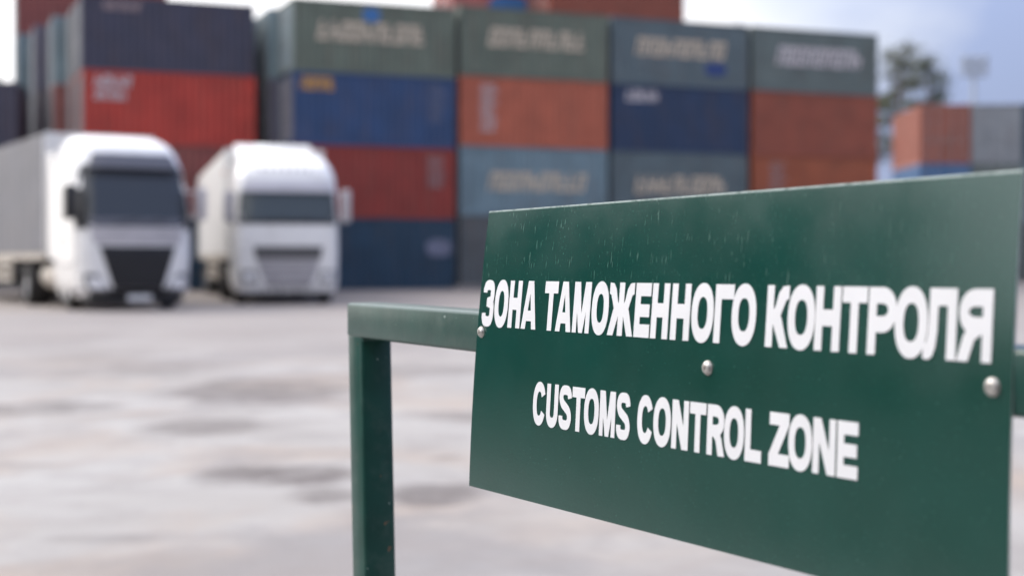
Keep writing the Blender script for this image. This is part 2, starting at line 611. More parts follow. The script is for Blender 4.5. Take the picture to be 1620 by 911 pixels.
stack(R0, YAW, [dict(c=rc[i], l=('pink red container with blue emblem high behind the olive grey one' if i == 4 else f'{ORD[i]} {rc[i]} container two rows behind the middle stacks'),
                     m=[('logo', 1.6, 3.6, .35, 1.5, 'blue')] if i == 4 else ()) for i in range(5)])

# separate block far right, door ends towards us
ry = R(87.5)
fr = Vector((20.05, 70, 0))
step = Vector((sin(ry), -cos(ry), 0))


def rstack(k, items):
    # the doors face the camera: local -x towards us, local y runs to the left
    base = fr + step * (2.5 * k + 2.44)
    stack(base, ry, items, 2.9)


rstack(0, [dict(c='rust red', l='rust red container at the bottom of the far right block'),
           dict(c='mid blue', l='blue container below the orange one in the far right block'),
           dict(c='orange', l='orange container on top of the far right block')])
rstack(1, [dict(c='steel grey', l='grey container at the bottom of the far right block, second stack'),
           dict(c='teal grey', l='teal grey middle container of the far right grey stack'),
           dict(c='pale grey', l='pale blue grey container beside the orange one, far right')])
rstack(2, [dict(c='teal grey', l='bottom dark teal container at the far right edge of the yard'),
           dict(c='grey blue', l='middle grey blue container at the far right edge of the yard'),
           dict(c='midnight blue', l='dark container cut off by the right edge of the photo')])
# low dark stack at the far left edge
fl = Vector((-24.6, 52.6, 0))
stack(fl, R(10), [dict(c='steel grey', l='bottom grey container at the far left edge, behind the trailer'),
                  dict(c='navy', l='middle navy container at the far left edge, behind the trailer'),
                  dict(c='slate blue', l='dark blue container on top of the low stack, far left edge')])

# unseen rows added beside the camera, shaped for what the glossy paint mirrors
lc = ['ink blue', 'brown red', 'teal grey', 'dark red', 'midnight blue', 'steel grey', 'slate blue']
for i in range(8):
    p_ = Vector((-27.5, -24 + 6.4 * i, 0))
    stack(p_, R(90), [dict(c=lc[(i * 2 + k) % 7], l=f'{lc[(i * 2 + k) % 7]} {ORD[k]} container in the low row left of the yard, place {i + 1} along it') for k in range(1 if i < 5 else 3)])

wh = empty('light_blocker', (6, -14.8, 0))  # unseen dark building, added to cut the light from behind the camera
tag(wh, 'long unseen dark building added behind the camera to block light', 'light_blocker')
M_clad = mat('warehouse cladding', (.07, .075, .08), .6, vary=.15, scale=.6)
M_roofw = mat('warehouse roof', (.16, .16, .17), .6, vary=.1)
M_gate = mat('roller gate', (.12, .13, .14), .5, vary=.1)
b = MB()
ws = wave(150, 60, .05, -30)
b.add([(x, 8 + d, z) for x, d in ws for z in (0, 7.5)], [(2 * i, 2 * i + 2, 2 * i + 3, 2 * i + 1) for i in range(len(ws) - 1)])
b.box(-30, 30, -8, 7.98, 0, 7.5)
b.build('wall', M_clad, wh)
b = MB()
b.prism([(8.5, 7.52), (0, 9.2), (-8.5, 7.52)], -30.4, 30.4)
b.build('roof', M_roofw, wh)
for x in (-22, -11, 0, 11, 22):
    b = MB()
    b.box(x - 2, x + 2, 8.06, 8.12, 0, 4.2)
    gt = b.build('gate', M_gate, wh)
    b = MB()
    b.box(x - 2.15, x - 2.0, 8.02, 8.2, 0, 4.35)
    b.box(x + 2.0, x + 2.15, 8.02, 8.2, 0, 4.35)
    b.box(x - 2.0, x + 2.0, 8.02, 8.2, 4.2, 4.35)
    b.build('gate_frame', M_roofw, gt)

# ------------------------------------------------------------------ trucks
M_white = mat('white truck paint', (.76, .75, .73), .28, vary=.05, scale=2, dirt=(.42, .37, .3), dirt_amt=.25, coat=.3)
M_white2 = mat('off-white trailer panel', (.7, .69, .67), .45, vary=.06, scale=2, dirt=(.4, .36, .3), dirt_amt=.3)
M_slot = mat('dark grey plastic', (.09, .088, .09), .5, vary=.1)
M_grey = mat('grey plastic', (.34, .325, .335), .5, vary=.1)
M_lgrey = mat('light grey trim', (.42, .4, .41), .45, vary=.1)
M_tarp = mat('grey tarpaulin', (.13, .13, .145), .55, vary=.1, scale=1.5, dirt=(.3, .26, .22), dirt_amt=.3)
M_black = mat('black plastic', (.012, .012, .014), .45, vary=.2)
M_glass = mat('dark glass', (.03, .036, .042), .08, spec=.6)
M_glass2 = mat('greenish glass', (.055, .07, .075), .1, spec=.6)
M_rubber = mat('tyre rubber', (.018, .017, .017), .8, vary=.3, dirt=(.12, .1, .085), dirt_amt=.4)
M_rim = mat('steel rim', (.42, .42, .43), .45, .4, vary=.1)
M_lamp = mat('headlamp glass', (.75, .77, .8), .08, .3, vary=.05)
M_amber = mat('amber lens', (.6, .2, .02), .2, vary=.05)
M_chassis = mat('chassis', (.05, .045, .042), .7, vary=.3, dirt=(.2, .17, .14), dirt_amt=.5)
M_alu = mat('dusty side guard', (.42, .38, .33), .55, .1, vary=.15, scale=3)
M_visor = mat('tinted visor', (.11, .11, .125), .3, vary=.05)
M_pale = mat('pale visor', (.5, .49, .52), .4, vary=.05)
M_plate = mat('plate', (.62, .62, .62), .4, vary=.05)


class Cab:
    def __init__(s, levels, bow=.1):
        s.lv, s.bow = levels, bow      # (z, yfront, halfwidth, radius, yback)

    def at(s, z):
        lv = s.lv
        if z <= lv[0][0]: return lv[0][1:]
        for a, b in zip(lv, lv[1:]):
            if z <= b[0]:
                k = (z - a[0]) / (b[0] - a[0])
                return tuple(p + (q - p) * k for p, q in zip(a[1:], b[1:]))
        return lv[-1][1:]

    def front(s, x, z):
        yf, w, r, yb = s.at(z)
        ax = min(abs(x), w - .001)
        y = yf + s.bow * (ax / w) ** 2
        if ax > w - r:
            k = (ax - (w - r)) / r
            y += r * (1 - math.sqrt(max(0, 1 - k * k)))
        return y

    def body(s):
        b = MB()
        rings = []
        zs = []
        for a, c in zip(s.lv, s.lv[1:]):
            n = max(1, int((c[0] - a[0]) / .12))
            zs += [a[0] + (c[0] - a[0]) * i / n for i in range(n)]
        zs.append(s.lv[-1][0])
        for z in zs:
            yf, w, r, yb = s.at(z)
            xs = [-w * sin(pi / 2 * i / 14) for i in range(14, -1, -1)]
            xs += [-x for x in xs[-2::-1]]
            ring = [(x, s.front(x, z), z) for x in xs]
            ring = [(-w, yb, z)] + ring + [(w, yb, z)]
            rings.append(ring)
        n = len(rings[0])
        v = [p for r_ in rings for p in r_]
        f = []
        for j in range(len(rings) - 1):
            for i in range(n):
                f.append((j * n + i, j * n + (i + 1) % n, (j + 1) * n + (i + 1) % n, (j + 1) * n + i))
        f.append(tuple(range(n)))
        f.append(tuple(range((len(rings) - 1) * n, len(rings) * n)))
        return b.add(v, f)

    def patch(s, rows, off=.012, depth=.05, nx=12, nz=6):
        """panel on the cab front; rows = (z, x left, x right) bottom to top"""
        b = MB()
        zz = []
        for a, c in zip(rows, rows[1:]):
            for i in range(nz):
                k = i / nz
                zz.append(tuple(p + (q - p) * k for p, q in zip(a, c)))
        zz.append(rows[-1])
        m = len(zz)
        v = []
        for o in (off, off - depth):
            for z, xl, xr in zz:
                for i in range(nx + 1):
                    x = xl + (xr - xl) * i / nx
                    v.append((x, s.front(x, z) - o, z))
        q = nx + 1
        f = []
        for j in range(m - 1):
            for i in range(nx):
                f.append((j * q + i, j * q + i + 1, (j + 1) * q + i + 1, (j + 1) * q + i))
                k = m * q
                f.append((k + j * q + i, k + (j + 1) * q + i, k + (j + 1) * q + i + 1, k + j * q + i + 1))
        k = m * q
        for i in range(nx):
            f.append((i, k + i, k + i + 1, i + 1))
            t = (m - 1) * q
            f.append((t + i, t + i + 1, k + t + i + 1, k + t + i))
        for j in range(m - 1):
            f.append((j * q, (j + 1) * q, k + (j + 1) * q, k + j * q))
            f.append((j * q + nx, k + j * q + nx, k + (j + 1) * q + nx, (j + 1) * q + nx))
        return b.add(v, f)


def wheel(parent, x, y, r=.5, wd=.32):
    s = 1 if x > 0 else -1
    w_ = empty('wheel', (x, y, r))
    w_.parent = parent
    h = wd / 2
    b = MB()
    b.lathe([(r * .56, -h), (r * .9, -h), (r * .985, -h * .75), (r, -h * .3), (r, h * .3), (r * .985, h * .75), (r * .9, h), (r * .56, h), (r * .56, -h)], (0, 0, 0), 32)
    b.build('tyre', M_rubber, w_, smooth=40)
    b = MB()
    b.lathe([(r * .56, -h * .8), (r * .56, h * .9), (r * .5, h * .9), (r * .44, h * .35), (r * .3, h * .3), (r * .26, h * .75), (r * .16, h * .95), (.002, h * .95)] if s > 0 else
            [(r * .56, h * .8), (r * .56, -h * .9), (r * .5, -h * .9), (r * .44, -h * .35), (r * .3, -h * .3), (r * .26, -h * .75), (r * .16, -h * .95), (.002, -h * .95)], (0, 0, 0), 24)
    for i in range(8):
        t = 2 * pi * i / 8
        b.tube((s * h * .3, r * .36 * cos(t), r * .36 * sin(t)), (s * h * .5, r * .36 * cos(t), r * .36 * sin(t)), .016, n=6)
    b.build('rim', M_rim, w_, smooth=40)
    return w_


def mirror(parent, x, z, y, h, m):
    s = 1 if x > 0 else -1
    b = MB()
    b.box(x - .11, x + .11, y - .1, y + .1, z, z + h)
    o = b.build('mirror', m, parent, bevel=.05, smooth=40, seg=3)
    b = MB()
    b.box(x - .085, x + .085, y + .1005, y + .106, z + .06, z + h - .06)
    b.build('mirror_glass', M_glass, o)
    b = MB()
    for zz in (z + .08, z + h - .1):
        b.tube((x, y, zz), (x - s * .34, y + .22, zz + .02), .022, n=8)
    b.build('mirror_arm', m, parent)


def side_parts(root, cab, w, white, y1=2.2):
    """doors, steps and side glass on both cab flanks"""
    for s in (-1, 1):
        X = s * (w + .004)
        a, c = (X, X + s * .018)
        b = MB()
        b.prism([(.42, 1.0), (1.5, 1.0), (1.5, 2.75), (.75, 2.75), (.42, 2.1)], min(a, c), max(a, c))
        d = b.build('door', white, root, bevel=.008)
        b = MB()
        b.prism([(.5, 1.95), (1.42, 1.95), (1.42, 2.66), (.8, 2.66), (.5, 2.15)], min(X + s * .012, X + s * .024), max(X + s * .012, X + s * .024))
        b.build('side_window', M_glass, d)
        b = MB()
        b.box(min(X + s * .02, X + s * .05), max(X + s * .02, X + s * .05), 1.22, 1.42, 1.5, 1.55)
        b.build('door_handle', M_black, d, bevel=.006)
        b = MB()
        b.box(min(s * (w - .3), s * (w - .01)), max(s * (w - .3), s * (w - .01)), .3, 1.0, .42, .48)
        b.box(min(s * (w - .3), s * (w - .03)), max(s * (w - .3), s * (w - .03)), .3, 1.0, .72, .78)
        b.build('step', M_grey, root)


def trailer(root, w, z0, z1, y0, y1, m_side, m_front):
    b = MB()
    b.box(-w, w, y0 + .05, y1, z0, z1)
    # curtain folds between roof pillars stand slightly proud
    n = 16
    for s in (-1, 1):
        for i in range(n):
            ya = y0 + .2 + (y1 - y0 - .3) * i / n
            X = s * (w + .006)
            b.box(min(s * (w - .01), X), max(s * (w - .01), X), ya + .03, ya + (y1 - y0 - .3) / n - .03, z0 + .06, z1 - .12)
    t = b.build('trailer_body', m_side, root, bevel=.004, seg=1)
    b = MB()
    b.box(-w - .01, w + .01, y0, y0 + .048, z0 - .02, z1 + .02)
    b.build('trailer_bulkhead', m_front, t, bevel=.015)
    b = MB()
    for x in (-.5, .5):
        b.box(x - .08, x + .08, y0 + .1, y1 - .1, z0 - .38, z0 - .01)
    for y in (y1 - 4.6, y1 - 3.3, y1 - 2.0):
        b.tube((-1.1, y, .5), (1.1, y, .5), .07)
    b.build('trailer_chassis', M_chassis, root)
    for s in (-1, 1):
        b = MB()
        X = s * (w - .03)
        for z in (.55, .78, 1.0):
            b.box(X - .02, X + .02, y0 + 3.6, y1 - 5.3, z, z + .12)
        for y in (y0 + 3.9, y0 + 5.2, y1 - 5.6):
            b.box(X - .05 - .03 * s, X - .021 if s > 0 else X - .03 * s + .05, y, y + .08, .5, z0 - .02)
        b.build('side_guard', M_alu, root)
        b = MB()
        b.box(s * .95 - .06, s * .95 + .06, y0 + 2.5, y0 + 2.62, .08, z0 - .02)
        b.box(s * .95 - .12, s * .95 + .12, y0 + 2.42, y0 + 2.7, 0.0, .08)
        b.build('landing_leg', M_chassis, root)
        b = MB()
        b.box(min(s * w, s * (w - .06)), max(s * w, s * (w - .06)), y0 + .1, y1 - .05, z0 - .16, z0 - .005)
        b.build('side_rail', M_alu, root)
        for y in (y1 - 4.6, y1 - 3.3, y1 - 2.0):
            wheel(root, s * 1.03, y)
    b = MB()
    b.box(-w, w, y1 - .04, y1 + .06, .55, .7)
    b.build('rear_bumper', M_chassis, root)


def tractor(root):
    b = MB()
    for x in (-.42, .42):
        b.box(x - .05, x + .05, .35, 6.0, .62, .92)
    b.tube((-1, 1.38, .5), (1, 1.38, .5), .08)
    b.tube((-1, 5.0, .5), (1, 5.0, .5), .1)
    b.box(-.4, .4, 4.4, 5.5, .93, 1.1)
    b.build('chassis', M_chassis, root)
    for s in (-1, 1):
        wheel(root, s * 1.04, 1.38)
        wheel(root, s * 1.0, 5.0, wd=.56)
        b = MB()
        b.tube((s * .85, 2.35, .72), (s * .85, 3.95, .72), .32, n=20)
        b.build('fuel_tank', M_alu, root, bevel=.02, smooth=40)
        # arch over the steer wheel
        b = MB()
        pts = [(1.38 + .62 * cos(t), .5 + .62 * sin(t)) for t in [pi * i / 12 for i in range(13)]]
        inn = [(1.38 + .56 * cos(t), .5 + .56 * sin(t)) for t in [pi * i / 12 for i in range(13)]][::-1]
        for k in range(12):
            q = [pts[k], pts[k + 1], inn[11 - k], inn[12 - k]]
            b.prism(q, min(s * .8, s * 1.225), max(s * .8, s * 1.225))
        b.build('mudguard', M_black, root)


# truck one: tall rounded cab, dark screen surround, black wedge grille
T1 = empty('semi_truck', (-8.0, 30.5, 0), R(31))
tag(T1, 'white semi truck with large black grille and grey trailer, left of the pair', 'truck', 'white trucks parked by the containers')
cab = Cab([(.28, .12, 1.12, .3, 2.25), (.5, .02, 1.22, .34, 2.25), (1.2, .0, 1.25, .34, 2.25), (1.85, .04, 1.25, .34, 2.25), (2.5, .2, 1.24, .36, 2.25), (3.1, .38, 1.2, .38, 2.25),
           (3.4, .56, 1.15, .42, 2.25), (3.6, .78, 1.08, .45, 2.25), (3.75, 1.1, .98, .45, 2.25), (3.84, 1.55, .85, .4, 2.2)], .12)
cb = cab.body()
c1 = cb.build('cab', M_white, T1, smooth=50)
cab.patch([(1.8, -.9, .9), (1.88, -1.12, 1.12), (2.05, -1.22, 1.22), (2.5, -1.22, 1.22), (3.0, -1.13, 1.13), (3.14, -1.04, 1.04)], .014, .05, 18).build('windscreen', M_glass, T1, smooth=40)
cab.patch([(3.06, -.98, .98), (3.38, -.84, .84)], .14, .16, 14, 3).build('sun_visor', M_visor, T1, smooth=40)
for s in (-1, 1):
    b = cab.patch([(1.75, s * 1.14 - .1, s * 1.14 + .1), (2.6, s * 1.16 - .07, s * 1.16 + .07)], .02, .06, 5)
    b.build('windscreen_pillar', M_black, T1, smooth=40)
gr = cab.patch([(.48, -.53, .53), (1.38, -.82, .82)], .02, .05, 12).build('grille', M_black, T1, smooth=40)
for k in range(5):
    z = .58 + .16 * k
    hw = .5 + (z - .5) * .28
    cab.patch([(z, -hw, hw), (z + .05, -hw - .01, hw + .01)], .04, .03, 12, 2).build('grille_bar', M_black, gr, smooth=40)
cab.patch([(1.42, -.92, .92), (1.78, -1.02, 1.02)], .012, .03, 12).build('front_panel', M_lgrey, T1, smooth=40)
cab.patch([(.16, -1.06, 1.06), (.33, -1.1, 1.1), (.47, -.6, .6)], .02, .2, 14).build('lower_bumper', M_black, T1, smooth=40)
for s in (-1, 1):
    rows = [(.36, .62, .98), (.5, .62, 1.08), (.66, .74, 1.12), (.8, .88, 1.12)]
    rows = [(z, a, c) if s > 0 else (z, -c, -a) for z, a, c in rows]
    hl = cab.patch(rows, .02, .06, 8).build('headlight', M_slot, T1, smooth=40)
    rl = [(.46, .66, 1.0), (.62, .72, 1.06), (.72, .84, 1.07)]
    rl = [(z, a, c) if s > 0 else (z, -c, -a) for z, a, c in rl]
    cab.patch(rl, .035, .05, 8).build('lens', M_lamp, hl, smooth=40)
b = MB(); b.box(-.26, .26, -.06, -.03, .22, .34); b.build('number_plate', M_plate, T1)
for x in (-.5, .1):
    b = MB(); b.tube((x, cab.front(x, 1.86) - .04, 1.86), (x + .55, cab.front(x + .5, 1.95) - .035, 1.97), .012, n=6); b.build('wiper', M_black, T1)
cab.patch([(1.82, -.95, .95), (1.98, -1.16, 1.16)], .02, .03, 14, 3).build('windscreen_cowl', M_visor, T1, smooth=40)
cab.patch([(2.86, -1.1, 1.1), (3.08, -1.06, 1.06)], .018, .03, 14, 3).build('sun_blind', M_black, T1, smooth=40)
mirror(T1, -1.42, 1.95, .12, .72, M_black)
mirror(T1, 1.42, 1.95, .12, .72, M_lgrey)
side_parts(T1, cab, 1.25, M_white)
tractor(T1)
for x in (-1.22, 1.19):
    b = MB(); b.box(x, x + .03, 2.26, 2.95, 1.1, 3.5); b.build('side_fairing', M_white, T1, bevel=.01)
trailer(T1, 1.27, 1.25, 3.97, 3.05, 16.6, M_tarp, M_white2)

# truck two: flatter cab, white visor, slot grille over grey lower grille, taller trailer
T2 = empty('semi_truck', (-5.42, 34.5, 0), R(15.5))
tag(T2, 'white semi truck with flat cab, grey grille and white trailer, right of the pair', 'truck', 'white trucks parked by the containers')
cab = Cab([(.3, .1, 1.18, .2, 2.2), (.5, .02, 1.24, .22, 2.2), (1.4, .0, 1.25, .22, 2.2), (1.95, .03, 1.25, .22, 2.2), (2.8, .16, 1.23, .24, 2.2), (3.15, .24, 1.2, .26, 2.2),
           (3.35, .42, 1.15, .3, 2.2), (3.55, .75, 1.08, .3, 2.2), (3.68, 1.1, 1.0, .3, 2.2)], .08)
cab.body().build('cab', M_white, T2, smooth=50)
cab.patch([(1.98, -1.16, 1.16), (2.1, -1.18, 1.18), (2.78, -1.12, 1.12)], .014, .05, 16).build('windscreen', M_glass2, T2, smooth=40)
cab.patch([(2.74, -1.1, 1.1), (3.0, -1.06, 1.06)], .13, .15, 14, 3).build('sun_visor', M_pale, T2, smooth=40)
b = MB()
prof_ = [(1.02, 3.6), (1.3, 3.66), (2.55, 4.06), (2.72, 4.08), (2.72, 3.5), (1.02, 3.5)]
b.prism(prof_, -1.1, .88)
b.build('roof_deflector', M_white, T2, bevel=.06, smooth=50, seg=4)
rb = cab.patch([(3.2, -.85, .85), (3.34, -.8, .8)], .03, .06, 12, 3).build('roof_sign', M_white, T2, smooth=40)
for k in range(7):
    x = -.6 + .19 * k
    cab.patch([(3.22, x - .06, x + .03), (3.31, x - .04, x + .05)], .036, .01, 2, 1).build('roof_lettering', M_grey, rb)
cab.patch([(1.1, -.78, .78), (1.42, -.84, .84)], .016, .04, 12).build('grille', M_slot, T2, smooth=40)
lg = cab.patch([(.42, -.5, .5), (.8, -.68, .68), (1.08, -.74, .74)], .016, .04, 12).build('lower_grille', M_grey, T2, smooth=40)
for z in (.55, .74, .93):
    cab.patch([(z, -.55 - (z - .5) * .3, .55 + (z - .5) * .3), (z + .05, -.56 - (z - .5) * .3, .56 + (z - .5) * .3)], .03, .02, 12, 2).build('grille_bar', M_lgrey, lg, smooth=40)
cab.patch([(.16, -1.08, 1.08), (.37, -1.1, 1.1)], .0, .3, 12).build('lower_bumper', M_black, T2, smooth=40)
for s in (-1, 1):
    rows = [(.52, .72, 1.1), (.84, .8, 1.15)]
    rows = [(z, a, c) if s > 0 else (z, -c, -a) for z, a, c in rows]
    hl = cab.patch(rows, .016, .05, 8).build('headlight', M_slot, T2, smooth=40)
    cab.patch([(z + .06 * (1 if k == 0 else -1), a + .07, c - .07) for k, (z, a, c) in enumerate(rows)], .03, .04, 8).build('lens', M_lamp, hl, smooth=40)
b = MB(); b.box(-.26, .26, .04, .065, .4, .52); b.build('number_plate', M_plate, T2)
for x in (-.6, .0):
    b = MB(); b.tube((x, cab.front(x, 2.0) - .04, 2.0), (x + .55, cab.front(x + .5, 2.08) - .035, 2.1), .012, n=6); b.build('wiper', M_black, T2)
cab.patch([(1.96, -1.14, 1.14), (2.07, -1.16, 1.16)], .022, .03, 14, 3).build('windscreen_cowl', M_black, T2, smooth=40)
mirror(T2, -1.42, 2.0, .1, .74, M_grey)
mirror(T2, 1.42, 2.0, .1, .8, M_lgrey)
side_parts(T2, cab, 1.25, M_white)
tractor(T2)
for x in (-1.22, 1.19):
    b = MB(); b.box(x, x + .03, 2.21, 2.9, 1.1, 3.4); b.build('side_fairing', M_white, T2, bevel=.01)
trailer(T2, 1.275, 1.25, 3.95, 2.98, 16.4, M_white2, M_white2)
for x in (-1.3, 1.3):
    b = MB(); b.box(x - .012, x + .012, 3.2, 3.3, 3.3, 3.42); b.build('marker_light', M_amber, T2)

# ------------------------------------------------------------------ pine trees
M_bark = mat('pine bark', (.1, .06, .04), .9, vary=.3, scale=6)


def needle_mat(name, col):
    m = mat(name, col, .7, vary=.45, scale=1.1)
    return m


M_need = [needle_mat('pine needles', (.09, .1, .055)), needle_mat('dark pine needles', (.07, .085, .05))]


def pine(loc, h, seed, label, bare=.55, spread=1.0, clumps=26, m=0, lean=0):
    r = random.Random(seed)
    t = empty('pine_tree', loc)
    tag(t, label, 'tree', 'pine trees behind the yard')
    b = MB()
    pts = []
    n = 9
    for i in range(n + 1):
        k = i / n
        pts.append(Vector((lean * k * k + .12 * sin(3 * k + seed), .1 * sin(4 * k + 2 * seed), h * .97 * k)))
    for i in range(n):
        b.tube(pts[i], pts[i + 1], .02 * h * (1 - i / n * .88), .02 * h * (1 - (i + 1) / n * .88), n=9)
    cl = []
    for i in range(clumps):
        k = bare + (1 - bare) * (i + r.random()) / clumps
        j = min(n - 1, int(k * n))
        p = pts[j].lerp(pts[j + 1], k * n - j)
        rel = (k - bare) / (1 - bare)
        reach = spread * h * .15 * (1.15 - rel) ** .7 * r.uniform(.45, 1.15)
        a = r.uniform(0, 2 * pi)
        q = p + Vector((cos(a) * reach, sin(a) * reach, reach * r.uniform(.05, .5)))
        b.tube(p, q, .004 * h, .0015 * h, n=5)
        for _ in range(2):
            a2 = a + r.uniform(-1, 1)
            q2 = p.lerp(q, .55) + Vector((cos(a2), sin(a2), r.uniform(0, .4))) * reach * .5
            b.tube(p.lerp(q, .5), q2, .002 * h, .001 * h, n=4)
            cl.append((q2, .045 * h * r.uniform(.6, 1.1)))
        cl.append((q, .06 * h * r.uniform(.6, 1.15)))
    cl.append((pts[-1], .05 * h))
    b.build('trunk', M_bark, t, smooth=50)
    c = MB()
    for p, rad in cl:
        for _ in range(48):
            d = Vector((r.gauss(0, 1), r.gauss(0, 1), r.gauss(0, .6))) * rad * .55
            q = p + d
            s = r.uniform(.1, .22)
            u = Vector((r.gauss(0, 1), r.gauss(0, 1), r.gauss(0, 1))).normalized()
            v = u.orthogonal().normalized()
            c.add([q - v * s * .35, q + v * s * .35, q + u * s * 1.4], [(0, 1, 2)])
    me = bpy.data.meshes.new('crown')
    me.from_pydata(c.v, [], c.f)
    me.materials.append(M_need[m])
    link('crown', me, t)
    return t


pine((21.3, 78, 0), 12.9, 3, 'sparse pine tree rising just right of the brown red container stack', bare=.5, spread=.8, clumps=22)
pine((23.9, 82, 0), 12.9, 5, 'darker pine tree behind the orange container', bare=.4, spread=1.0, clumps=28, m=1)
pine((12.7, 80, 0), 14.2, 8, 'dark pine top peeking between the teal blue and grey teal containers', bare=.55, spread=.9, clumps=26, m=1)
pine((-31.5, 86, 0), 12.2, 12, 'pine tree above the low dark stack at the far left edge', bare=.4, spread=1.1, clumps=28)

# floodlight mast far behind
mast = empty('floodlight_mast', (38.2, 118, 0))
tag(mast, 'thin grey floodlight mast far behind the pale grey container', 'light mast')
M_mast = mat('mast steel', (.34, .38, .44), .6, vary=.1)
b = MB(); b.tube((0, 0, 0), (0, 0, 16.2), .28, .16, n=12); b.build('pole', M_mast, mast)
b = MB(); b.box(-1.1, 1.1, -.12, .12, 16.2, 16.4); b.box(-1.1, 1.1, -.12, .12, 17.1, 17.3); b.box(-.1, .1, -.1, .1, 16.4, 17.1); b.build('crossbar', M_mast, mast)
for x in (-.8, 0, .8):
    for z in (16.5, 17.35):
        b = MB(); b.box(x - .28, x + .28, -.5, -.14, z, z + .5); b.build('floodlight', M_mast, mast, bevel=.05)

# ------------------------------------------------------------------ barrier with the sign
# measured sign sheet: origin at its far upper corner, u runs along it towards the camera, v down it
SO = Vector((-.02756, 1.7234, 1.15818))
SYAW, SROLL, SL, SH = .52311, .00875, .79742, .33
sdv = Vector((sin(SYAW) * cos(SROLL), -cos(SYAW) * cos(SROLL), sin(SROLL)))
snv = Vector((-cos(SYAW), -sin(SYAW), 0))
sev = snv.cross(sdv)
if sev.z > 0: sev = -sev
SLOC = SO + sdv * SL * .5 + sev * SH * .5


def sheet(u, v, off=0.0):
    """point on the slightly bowed sheet, relative to the sign's own origin"""
    return SO + sdv * SL * u + sev * SH * v + snv * (SH * ((.14155 - .04122 * u) * v - .05227 * v * v) + off) - SLOC


def sign_material():
    m = bpy.data.materials.new('green sign enamel')
    m.use_nodes = True
    t = m.node_tree
    L = t.links.new
    b = t.nodes['Principled BSDF']
    uv = t.nodes.new('ShaderNodeUVMap')
    uv.uv_map = 'UVMap'

    def noise(sx, sy, scale, detail=4, rough=.6, off=0.):
        mp_ = t.nodes.new('ShaderNodeMapping')
        mp_.inputs['Scale'].default_value = (sx, sy, 1)
        mp_.inputs['Location'].default_value = (off, off, 0)
        L(uv.outputs[0], mp_.inputs[0])
        n = t.nodes.new('ShaderNodeTexNoise')
        n.inputs['Scale'].default_value = scale
        n.inputs['Detail'].default_value = detail
        n.inputs['Roughness'].default_value = rough
        L(mp_.outputs[0], n.inputs['Vector'])
        return n.outputs['Fac']

    def rng(v, a, b_, lo, hi):
        r = t.nodes.new('ShaderNodeMapRange')
        r.inputs['From Min'].default_value = a
        r.inputs['From Max'].default_value = b_
        r.inputs['To Min'].default_value = lo
        r.inputs['To Max'].default_value = hi
        L(v, r.inputs['Value'])
        return r.outputs[0]

    def mul(a, c):
        x = t.nodes.new('ShaderNodeMath')
        x.operation = 'MULTIPLY'
        L(a, x.inputs[0])
        L(c, x.inputs[1])
        return x.outputs[0]

    def mixc(fac, a, b_):
        x = t.nodes.new('ShaderNodeMix')
        x.data_type = 'RGBA'
        L(fac, x.inputs['Factor'])
        if isinstance(a, tuple): x.inputs['A'].default_value = (*a, 1)
        else: L(a, x.inputs['A'])
        x.inputs['B'].default_value = (*b_, 1)
        return x.outputs['Result']
    sp = t.nodes.new('ShaderNodeSeparateXYZ')
    L(uv.outputs[0], sp.inputs[0])
    col = mixc(rng(noise(1, 1, 9, 3), .35, .65, 0, 1), (.0015, .046, .033), (.0025, .053, .039))
    # fine dust specks all over, a little denser low on the sheet
    col = mixc(rng(noise(1, 1, 420, 2, .5, 3), .68, .78, 0, .3), col, (.2, .27, .24))
    # pale scratches and run marks in the worn upper part
    wear = mul(mul(rng(sp.outputs['Y'], .205, .25, 0, 1), rng(sp.outputs['X'], .3, .6, 1, .25)), rng(noise(1, 1, 7, 3, .6, 5), .38, .6, 0, 1))
    s1 = mul(rng(noise(7.5, 1, 50, 3, .55, 2), .64, .70, 0, .5), wear)
    s2 = mul(rng(noise(1.6, 1, 120, 3, .6, 8), .70, .76, 0, .55), wear)
    col = mixc(s1, col, (.3, .4, .36))
    col = mixc(s2, col, (.34, .43, .4))
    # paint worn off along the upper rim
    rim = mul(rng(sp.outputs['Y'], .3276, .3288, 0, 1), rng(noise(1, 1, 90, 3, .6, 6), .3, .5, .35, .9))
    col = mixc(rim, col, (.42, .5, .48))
    L(col, b.inputs['Base Color'])
    rr = rng(noise(1, 1, 14, 5, .6, 4), .3, .7, .15, .22)
    L(rr, b.inputs['Roughness'])
    b.inputs['Specular IOR Level'].default_value = 1.0
    bp = t.nodes.new('ShaderNodeBump')
    bp.inputs['Strength'].default_value = .06
    bp.inputs['Distance'].default_value = .001
    L(noise(1, 1, 300, 3), bp.inputs['Height'])
    L(bp.outputs[0], b.inputs['Normal'])
    return m


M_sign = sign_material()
M_vinyl = mat('white vinyl', (.72, .725, .74), .4, vary=.03, scale=20)
M_edge = mat('bare sheet edge', (.45, .5, .48), .4, .3, vary=.2, scale=60)
M_zinc = mat('zinc screw', (.55, .53, .5), .42, .8, vary=.35, scale=260, dirt=(.2, .13, .08), dirt_amt=.6, dirt_scale=(1, 1, 1))
M_green = mat('green barrier paint', (.0085, .052, .040), .3, spec=.42, vary=.12, scale=25, dirt=(.12, .15, .13), dirt_amt=.25, dirt_scale=(1, 1, 1), bump=.05)

